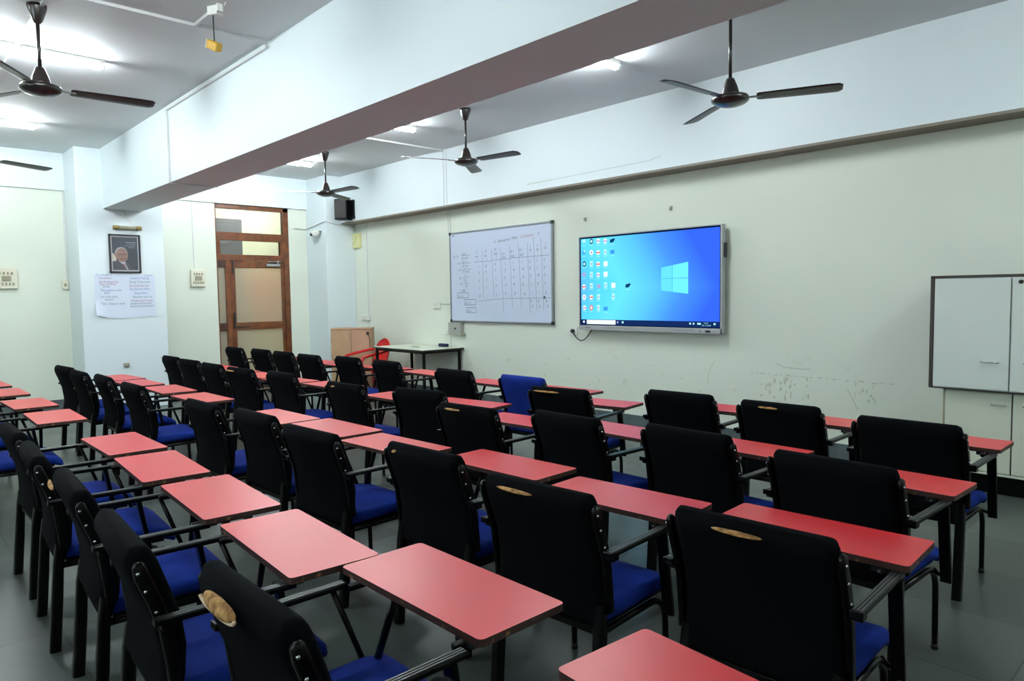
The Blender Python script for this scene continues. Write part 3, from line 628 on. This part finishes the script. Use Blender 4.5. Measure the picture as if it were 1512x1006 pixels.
for tx, u, v_ in (('Ex = 1.8', -7.75, 2.0), ('(x2+x1)', -7.565, 2.03), ('(x2 x1+x3)', -7.57, 1.975), ('= 1.8', -7.67, 1.905), ('(x2 + x)', -7.56, 1.925), ('(y2 + 3 x)', -7.56, 1.87), ('= 1.8', -7.65, 1.815), ('x', -7.50, 1.84), ('(12 + x 4x)', -7.55, 1.79),
    ('= 18', -7.64, 1.70), ('8', -7.50, 1.74), ('(12 x)', -7.54, 1.68), ('= 18', -7.62, 1.62), ('8', -7.49, 1.65), ('(12)', -7.50, 1.595), ('= 18.00', -7.60, 1.53), ('Ex = 1.6', -7.655, 1.455), ('Ex = 1.6', -7.50, 1.362), ('Eg = 6', -7.46, 1.255),
    ('X', -7.255, 2.04), ('mm', -7.27, 1.985), ('1', -7.24, 1.935), ('X1', -7.08, 2.045), ('mm', -7.09, 1.985), ('2', -7.05, 1.94), ('X2', -6.89, 2.055), ('(mm)', -6.90, 2.00), ('3', -6.86, 1.95), ('X3 =', -6.75, 1.99), ('(mm)', -6.745, 1.945), ('X4 =', -6.59, 2.01), ('(mm)', -6.58, 1.955),
    ('X5 =', -6.43, 2.02), ('(mm)', -6.42, 1.965), ('x', -6.235, 2.06), ('Xa', -6.24, 2.01), ('x', -6.11, 2.065), ('Xb', -6.12, 2.01), ('x', -5.965, 2.08), ('Xc', -5.985, 2.025), ('Ex', -6.235, 1.385), ('10', -6.215, 1.32), ('Ex', -6.105, 1.385), ('10', -6.09, 1.32), ('Ex', -5.97, 1.385), ('10', -5.955, 1.32)):
    put_text(b, tx, P, u, v_-.012, sz, K, .62)
for u, v_, l in ((-7.57, 2.012, .2), (-7.57, 1.908, .2), (-7.56, 1.825, .2), (-7.55, 1.718, .13), (-7.51, 1.635, .1)): stroke(b, P, (u, v_), (u+l, v_), .004, K)
rows = [[(-7.197,1.848),(-7.053,1.855),(-6.872,1.874),(-6.687,1.873),(-6.526,1.874),(-6.361,1.877),(-6.226,1.883),(-6.103,1.888),(-5.979,1.894)],[(-7.192,1.767),(-7.05,1.776),(-6.864,1.795),(-6.685,1.794),(-6.524,1.793),(-6.359,1.794),(-6.224,1.797),(-6.099,1.797),(-5.974,1.797)],
[(-7.191,1.667),(-7.043,1.676),(-6.858,1.691),(-6.685,1.692),(-6.521,1.696),(-6.355,1.696),(-6.215,1.703),(-6.092,1.708),(-5.972,1.708)],[(-7.189,1.566),(-7.039,1.583),(-6.855,1.592),(-6.68,1.602),(-6.515,1.602),(-6.353,1.601),(-6.204,1.6),(-6.087,1.605),(-5.966,1.607)],
[(-7.182,1.465),(-7.028,1.457),(-6.852,1.471),(-6.68,1.489),(-6.51,1.49),(-6.332,1.485),(-6.192,1.488),(-6.078,1.489),(-5.958,1.489)]]
cells = [['1','8','0','-1','1','1','6','1','6'],['3','9','0','-3','-6','-4','8','1','6'],['6','3','1','0','-1','-5','0','10','5'],['1','1','0','-3','9','6','1','0','5'],['8','1','2','4','-5','-6','1','1','8']]
for r_, cs in zip(rows, cells):
    for (u, v_), s_ in zip(r_, cs): put_text(b, s_, P, u-.02, v_-.022, .055, K, .7)
disc(b, P, -5.985, 1.43, .018, .02, K, .001); disc(b, P, -7.74, 2.29, .018, .010, K, .001); b_ = b.build('handwriting', t)
tag(t, 'white board covered with a handwritten table and sums', 'whiteboard'); recentre(t, (-6.83, 6.14, Z0))

t = empty('junction_box', (-7.70, YS, .93)); b = MB(); b.box((-.135, -.07, 0), (.135, 0, .165), M['greybox'], .006); b.build('case', t)
b = MB(); b.tube([(.03, -.07, .085), (.03, -.082, .085)], .012, M['darkline'], 10); b.build('knob', t); b = MB(); b.box((.12, -.06, -.02), (.17, -.01, .02), M['offbeige'], .004); b.build('cable_gland', t)
tag(t, 'grey steel box under the lower left corner of the whiteboard', 'box')
for x, z_, w_, h_, lab in ((-7.915, .965, .055, .035, 'tiny white switch left of the grey steel box'), (-8.16, 1.34, .07, .05, 'small white switch box on the wall left of the whiteboard'), (-10.10, 1.135, .13, .045, 'wide white socket plate above the tan cupboard')):
    t = empty('wall_switch', (x, YS, z_)); b = MB(); b.box((-w_, -.03, -h_), (w_, 0, h_), M['white'], .005); b.build('plate', t)
    b = MB(); b.box((-w_*.4, -.036, -h_*.5), (w_*.3, -.03, h_*.5), M['ivory'], .002); b.build('rocker', t); tag(t, lab, 'switch', 'wall switches')
b = MB(); b.box((-8.09, YS-.008, 1.345), (-7.86, YS, 1.357), M['greybox']); tag(b.build('cable_conduit'), 'short horizontal conduit between small switch and whiteboard', 'conduit')

# clock, speaker, camera
t = empty('wall_clock', (-10.31, YS, 2.28)); b = MB(); b.box((-.12, -.04, 0), (.12, 0, .24), M['clock'], .006); b.build('case', t)
b = MB(); P = lambda u, v_, d_=0: (u, -.0412-d_, v_); polyline(b, P, [(-.09, .06), (-.02, .10), (.0, .12), (.03, .19)], .006, M['darkline']); b.build('clock_hands', t)
tag(t, 'pale yellow square clock on the wall under the speaker', 'clock')
t = empty('wall_speaker', (-10.13, 5.80, 2.70)); R2 = Matrix.Rotation(.55, 4, 'Z')
b = MB(); b.box((-.11, -.10, 0), (.11, .08, .33), M['metal'], .012, R2); b.build('cabinet', t)
b = MB(); b.box((-.10, -.108, .02), (.10, -.098, .31), M['darkline'], .006, R2); b.build('grille', t)
b = MB(); b.box((-.02, .06, .28), (.16, .12, .30), M['metal'], .003); b.box((-.02, .06, .03), (.16, .12, .05), M['metal'], .003); b.box((.10, .09, .02), (.15, .12, .32), M['metal'], .002); b.build('bracket', t)
tag(t, 'black loudspeaker on a bracket in the far corner above the clock', 'speaker')
t = empty('dome_camera', (-10.62, 5.63, 2.50))
b = MB(); b.box((-.09, -.06, .05), (.09, 0, .07), M['white'], .004); b.lathe([(.075, .05), (.08, .03), (.07, -.01), (.045, -.04), (.01, -.055)], M['white'], (0, -.085, 0), 16); b.build('housing', t)
b = MB(); b.ell((.0, -.145, -.005), (.032, .022, .028), M['blackplastic']); b.build('lens', t); tag(t, 'white dome security camera on the corner column', 'camera')

# ------------------------------------------------------------------ pillar: portrait, lamp, poster
t = empty('framed_portrait', (XP, 2.675, 1.82)); U0, U1, V0, V1 = -.19, .19, .01, .52
P = lambda u, v_, d_=0: (.012+d_, u, v_)
b = MB()
for a, c in (((U0, V0), (U1, V0+.022)), ((U0, V1-.022), (U1, V1)), ((U0, V0), (U0+.022, V1)), ((U1-.022, V0), (U1, V1))): b.box((0, a[0], a[1]), (.025, c[0], c[1]), M['blackplastic'], .003)
b.build('frame', t)
b = MB(); rect(b, P, U0+.02, V0+.02, U1-.02, V1-.02, M['p_shirt'], 0); b.build('mount', t)
b = MB(); rect(b, P, -.152, .05, .152, .483, M['p_bg'], .001)
b.add([P(u, v_, .0015) for u, v_ in ((-.152, .15), (-.10, .155), (-.11, .22), (-.14, .27), (-.152, .27))], [(0, 1, 2, 3, 4)], M['p_light'])
b.add([P(u, v_, .002) for u, v_ in ((-.152, .051), (.10, .051), (.06, .10), (.03, .14), (-.06, .185), (-.10, .175), (-.152, .16))], [(0, 1, 2, 3, 4, 5, 6)], M['p_suit'])
disc(b, P, -.045, .265, .078, .088, M['p_hair'], .0025, 28); disc(b, P, -.035, .245, .070, .092, M['p_skin'], .003, 28); disc(b, P, -.108, .24, .012, .026, M['p_skin'], .0032, 12)
b.add([P(u, v_, .0028) for u, v_ in ((-.08, .17), (-.03, .12), (.01, .055), (.035, .055), (.0, .13), (-.0, .16))], [(0, 1, 2, 3, 4, 5)], M['p_shirt'])
b.add([P(u, v_, .0034) for u, v_ in ((-.035, .125), (-.015, .135), (.02, .055), (-.005, .055))], [(0, 1, 2, 3)], M['p_tie'])
for u, w_ in ((-.060, .018), (-.005, .016)): disc(b, P, u, .262, w_, .006, M['p_dark'], .0036, 10); stroke(b, P, (u-.018, .278), (u+.018, .28), .006, M['p_hair'], .0036)
b.add([P(u, v_, .0036) for u, v_ in ((-.03, .262), (-.016, .225), (-.032, .222), (-.045, .226))], [(0, 1, 2, 3)], M['p_tie'])
polyline(b, P, [(-.065, .20), (-.035, .190), (-.0, .202)], .008, M['p_dark'], .0036)
for v_, u0, u1 in ((.415, .015, .135), (.392, .03, .135), (.370, .0, .13), (.348, .045, .12)):
    u = u0
    while u < u1: l = random.uniform(.008, .022); stroke(b, P, (u, v_), (min(u+l, u1), v_), .007 if v_ > .41 else .004, M['p_text'], .002); u += l+.006
b.build('portrait_print', t)
tag(t, 'black framed portrait photo of an older man in a suit on the pillar', 'picture')
t = empty('picture_lamp', (XP, 2.71, 2.425))
b = MB(); b.tube([(.045, -.17, 0), (.045, -.105, 0)], .028, M['brass'], 14); b.tube([(.045, .105, 0), (.045, .17, 0)], .028, M['brass'], 14); b.box((0, -.02, -.01), (.045, .02, .01), M['brass']); b.build('end_cap', t)
b = MB(); b.tube([(.045, -.105, 0), (.045, .105, 0)], .024, M['offbeige'], 14); b.build('tube_cover', t)
b = MB(); b.tube([(.03, .10, .02), (.03, .05, .08), (.015, .0, .14), (.01, -.02, ZB-2.425)], .004, M['conduit'], 6); b.build('wire', t)
tag(t, 'small unlit brass-ended picture lamp above the portrait', 'lamp')
t = empty('wall_chart', (XP, 2.30, 1.25)); W_, H_ = .73, .565
def sheet(u, v_, d_=0):     # the paper, its lower left corner curling off the wall
    q = max(0, (.16-u)/.16)*max(0, (.22-v_)/.22); e = .004+.05*q**1.2+.006*max(0, 1-v_/.12)*(.5+.5*math.sin(9*u))
    return (e+d_, u, v_+.03*q-.02*math.sin(PI*u/W_)*max(0, 1-v_/.2))
b = MB(); n, k_ = 24, 18; vs = [sheet(W_*i/n, H_*j/k_) for j in range(k_+1) for i in range(n+1)]
b.add(vs, [(j*(n+1)+i, j*(n+1)+i+1, (j+1)*(n+1)+i+1, (j+1)*(n+1)+i) for j in range(k_) for i in range(n)], M['paper'], True)
b.add([(x_-.0015, y_, z_) for x_, y_, z_ in vs], [(j*(n+1)+i, (j+1)*(n+1)+i, (j+1)*(n+1)+i+1, j*(n+1)+i+1) for j in range(k_) for i in range(n)], M['paper'], True)
b.build('sheet', t)
b = MB()
Lc = [('Introduction', .05, .50, 'inkred'), ('Get & change class', .05, .45, 'inkred'), ('Topic and notes', .05, .42, 'inkred'), ('(notes)', .09, .39, 'inkgrey'), ('They conduct a class', .06, .34, 'inkblue'), ('game', .11, .31, 'inkgrey'), ('List of the topics', .06, .255, 'inkteal'), ('practice', .11, .22, 'inkgrey'), ('Topic : Group on work', .06, .165, 'inkgrey'),
      ('Industrial Training', .42, .50, 'inkblue'), ('Energy Transmission', .41, .45, 'inkteal'), ('Buy cloths for kids', .41, .40, 'inkred'), ('Buy Seasonal Wear', .41, .355, 'inkblue'), ('Going Home', .46, .30, 'inkblue'), ('Rainwater level set', .44, .25, 'inkteal'), ('Monday and Tuesday', .42, .20, 'inkred'), ('Sunday and Saturday', .41, .165, 'inkgrey'), ('Exam on the weekend', .41, .13, 'inkgrey')]
for s_, u, v_, m in Lc: put_text(b, s_, sheet, u, v_, .042, M[m], .72 if u < .4 else .76, 0, .0015)
put_text(b, 'A : change B', sheet, .02, .545, .03, M['inkgrey'], 1.2, 0, .0015); put_text(b, 'change B', sheet, .60, .545, .026, M['inkgrey'], 1, 0, .0015)
b.build('handwriting', t); tag(t, 'large paper sheet with coloured handwriting, curling off the pillar below the portrait', 'poster')
t = empty('pipe_stub', (XP, 2.63, .60)); b = MB(); b.tube([(0, 0, 0), (.05, 0, 0)], .02, M['offbeige'], 10); b.box((0, -.035, -.02), (.02, .035, .03), M['greybox'], .003); b.build('flange', t); tag(t, 'small pipe stub low on the pillar', 'pipe')

# switchboards on the door wall
def swboard(y, z_, w_, h_, lab):
    t = empty('switchboard', (XWL, y, z_)); b = MB(); b.box((0, -w_/2, -h_/2), (.05, w_/2, h_/2), M['ivory'], .008); b.build('plate', t)
    b = MB()
    for i in range(4): b.box((.05, -w_*.33+i*w_*.18, h_*.17), (.058, -w_*.33+i*w_*.18+.022, h_*.30), M['offbeige'], .002)
    for i in range(5): b.box((.05, -w_*.38+i*w_*.16, -h_*.34), (.058, -w_*.38+i*w_*.16+.02, -h_*.20), M['offbeige'], .002)
    b.build('switch_row', t); b = MB(); b.box((.05, -.05, -.035), (.06, .05, .03), M['offbeige'], .002); b.build('socket', t); tag(t, lab, 'switchboard', 'switchboards on the door wall')
swboard(3.83, 1.79, .21, .26, 'ivory switchboard on the wall left of the door'); swboard(1.45, 1.77, .24, .27, 'ivory switchboard at the left edge of the picture')
t = empty('wall_switch', (XWL, 2.10, 1.685)); b = MB(); b.box((0, -.035, -.055), (.03, .035, .055), M['ivory'], .004); b.build('plate', t); b = MB(); b.box((.03, -.012, -.02), (.036, .012, .02), M['offbeige'], .001); b.build('rocker', t); tag(t, 'small ivory switch beside the left edge of the pillar', 'switch')

# ------------------------------------------------------------------ furniture at the front
t = empty('wall_cabinet', (-1.1, 5.72, .745))
b = MB(); b.box((-.57, .01, 0), (.60, .429, .80), M['laminate_white']); b.build('body', t)
b = MB(); b.box((-.575, -.004, 0), (-.55, .43, .805), M['edging'], .002); b.box((-.575, -.004, .79), (.61, .43, .808), M['edging'], .002); b.box((.585, -.004, 0), (.61, .43, .805), M['edging'], .002); b.box((-.57, .0, -.004), (.6, .42, .004), M['edging'], .001); b.build('edging', t)
for x0_, x1_, hx in ((-.545, -.088, -.245), (-.078, .58, .0)):
    dd = MB(); dd.box((x0_, -.012, .012), (x1_, .008, .785), M['laminate_white'], .002); dr = dd.build('cabinet_door', t)
    b = MB(); b.tube([(hx, -.012, .205), (hx, -.035, .205), (hx+.10, -.035, .205), (hx+.10, -.012, .205)], .005, M['bolt'], 8); b.build('handle', dr)
    if x0_ > -.1: b = MB(); b.tube([(-.03, -.012, .755), (-.03, -.02, .755)], .014, M['darkline'], 12); b.build('lock', dr)
tag(t, 'white wall cabinet with dark edging, standing over the lower one at right', 'cabinet')
t = empty('base_cabinet', (-1.1, 5.78, 0))
b = MB(); b.box((-.49, .012, .15), (.60, .36, .74), M['laminate_cream']); b.box((-.495, .0, .15), (-.483, .36, .735), M['offbeige']); b.build('body', t)
b = MB(); b.box((-.49, .09, 0), (.60, .36, .15), M['metal']); b.build('plinth', t)
b = MB(); b.box((-.485, -.004, .148), (.60, .012, .165), M['laminate_cream']); b.box((-.485, .0, .70), (-.48, .012, .74), M['edging']); b.build('rail', t)
for x0_, x1_, hx in ((-.48, -.077, -.195), (-.068, .55, -.01)):
    dd = MB(); dd.box((x0_, -.008, .17), (x1_, .012, .73), M['laminate_cream'], .002); dr = dd.build('cabinet_door', t)
    b = MB(); b.tube([(hx, -.008, .65), (hx, -.03, .65), (hx+.085, -.03, .65), (hx+.085, -.008, .65)], .005, M['bolt'], 8); b.build('handle', dr)
b = MB(); b.box((-.076, -.006, .165), (-.069, .0, .735), M['darkline']); b.build('door_gap', t)
tag(t, 'cream two-door floor cabinet under the white wall cabinet', 'cabinet')

t = empty('work_table', (-8.18, 5.79, 0))
b = MB(); b.box((-.61, -.34, .735), (.61, .345, .755), M['laminate_cream'], .002); b.box((-.615, -.345, .733), (.615, .35, .750), M['edging'], .002); b.build('tabletop', t)
for sx in (-1, 1):
    for sy in (-1, 1): b = MB(); b.box((sx*.57-.016, sy*.30-.016, 0), (sx*.57+.016, sy*.30+.016, .735), M['metal'], .002); b.build('leg', t)
b = MB(); b.box((-.57, -.31, .70), (.57, -.29, .733), M['metal']); b.box((-.57, .29, .70), (.57, .31, .733), M['metal']); b.box((-.58, -.3, .70), (-.56, .3, .733), M['metal']); b.box((.56, -.3, .70), (.58, .3, .733), M['metal']); b.build('apron_frame', t)
tag(t, 'cream-topped table with black metal legs against the screen wall', 'table')
b = MB(); b.box((-7.97, 6.0, .755), (-7.80, 6.06, .80), M['navy'], .008); tag(b.build('board_duster'), 'dark navy duster on the right end of the cream table', 'duster')
b = MB(); b.box((-8.22, 5.72, .755), (-8.08, 5.76, .765), M['greybox'], .003, None); tag(b.build('remote_control'), 'small flat grey object lying in the middle of the cream table', 'remote')

# red plastic armchair
t = empty('plastic_chair', (-9.07, 5.50, 0), math.radians(180))
RP = M['redplastic']
b = MB(); rings = []
for i in range(9):
    q = i/8; y_ = -.22+.44*q; z_ = .42-.02*math.sin(PI*q)+(.0 if q < .9 else -.01); w_ = .21-.03*(1-q)
    rings.append([(x_*w_, y_, z_+.012*abs(x_)**2) for x_ in (-1, -.5, 0, .5, 1)]+[(x_*w_, y_, z_-.012) for x_ in (1, .5, 0, -.5, -1)])
b.loft(rings, RP); b.build('seat', t)
b = MB(); rings = []
for i in range(12):
    q = i/11; z_ = .42+.42*q; w_ = .19*math.sqrt(max(.02, 1-max(0, (q-.55)/.45)**2.4)); y_ = -.22-.12*q
    rings.append([(x_*w_, y_-.03*(1-x_*x_), z_) for x_ in (-1, -.6, -.2, .2, .6, 1)]+[(x_*w_, y_-.03*(1-x_*x_)+.014, z_) for x_ in (1, .6, .2, -.2, -.6, -1)])
b.loft(rings, RP); b.build('backrest', t)
for s in (-1, 1):
    b = MB(); b.tube([(s*.19, -.27, .68), (s*.24, -.20, .67), (s*.25, .08, .625), (s*.25, .20, .60), (s*.235, .22, .55), (s*.22, .22, .42)], .02, RP, 8, 1.3); b.build('armrest', t)
    b = MB(); b.tube([(s*.20, .18, .42), (s*.24, .23, 0)], [.03, .02], RP, 8); b.build('leg', t)
    b = MB(); b.tube([(s*.18, -.22, .42), (s*.22, -.28, 0)], [.03, .02], RP, 8); b.build('leg', t)
tag(t, 'red plastic armchair beside the cream table', 'chair')

t = empty('cupboard', (-9.68, 5.64, 0), math.radians(50))
b = MB(); b.box((-.305, -.13, 0), (.305, .20, .975), M['ply'], .003); b.build('body', t)
b = MB(); b.box((-.31, -.155, .975), (.31, .21, .995), M['ply2'], .003); b.build('top', t)
for x0_, x1_, m in ((-.303, -.002, 'ply'), (.002, .303, 'ply2')):
    dd = MB(); dd.box((x0_, -.148, .03), (x1_, -.13, .972), M[m], .002); dr = dd.build('cupboard_door', t)
    if x0_ < -.1: b = MB(); b.box((-.025, -.158, .80), (-.012, -.148, .92), M['offbeige'], .002); b.build('handle', dr)
    else: b = MB(); b.box((.235, -.160, .89), (.275, -.148, .935), M['blackplastic'], .002); b.tube([(.27, -.155, .89), (.283, -.155, .82), (.285, -.152, .7)], .004, M['darkline'], 6); b.build('lock', dr)
    b = MB(); hx = -.30 if x0_ < -.1 else .295
    for z_ in (.55, .78): b.box((hx-.004, -.154, z_), (hx+.008, -.148, z_+.06), M['offbeige'], .001)
    b.build('hinge', dr)
tag(t, 'tan two-door cupboard standing across the far corner', 'cupboard')

# ------------------------------------------------------------------ world, camera, colour
w = bpy.data.worlds.new('daylight'); SC.world = w; w.use_nodes = True
w.node_tree.nodes['Background'].inputs[0].default_value = (*s2l((215, 230, 240)), 1); w.node_tree.nodes['Background'].inputs[1].default_value = 6.0

f, yaw, pitch, roll = 1040.812, 0.820672, -0.062741, -0.014012
cam = bpy.data.cameras.new('camera'); co = bpy.data.objects.new('camera', cam); COL.objects.link(co)
cam.sensor_width = 36; cam.sensor_fit = 'HORIZONTAL'; cam.lens = f*36/1512; cam.clip_start = .05
cy, sy, cp, sp = math.cos(yaw), math.sin(yaw), math.cos(pitch), math.sin(pitch)
fw = Vector((-sy*cp, cy*cp, sp)); rt = Vector((cy, sy, 0)); up = rt.cross(fw)
c_, s_ = math.cos(roll), math.sin(roll); r2 = rt*c_+up*s_; u2 = up*c_-rt*s_
co.matrix_world = Matrix(((r2.x, u2.x, -fw.x, 0), (r2.y, u2.y, -fw.y, 0), (r2.z, u2.z, -fw.z, 1.45), (0, 0, 0, 1)))
SC.camera = co
SC.view_settings.view_transform = 'Standard'; SC.view_settings.look = 'None'; SC.view_settings.gamma = 1; SC.view_settings.use_curve_mapping = False
SC.view_settings.exposure = 0.72
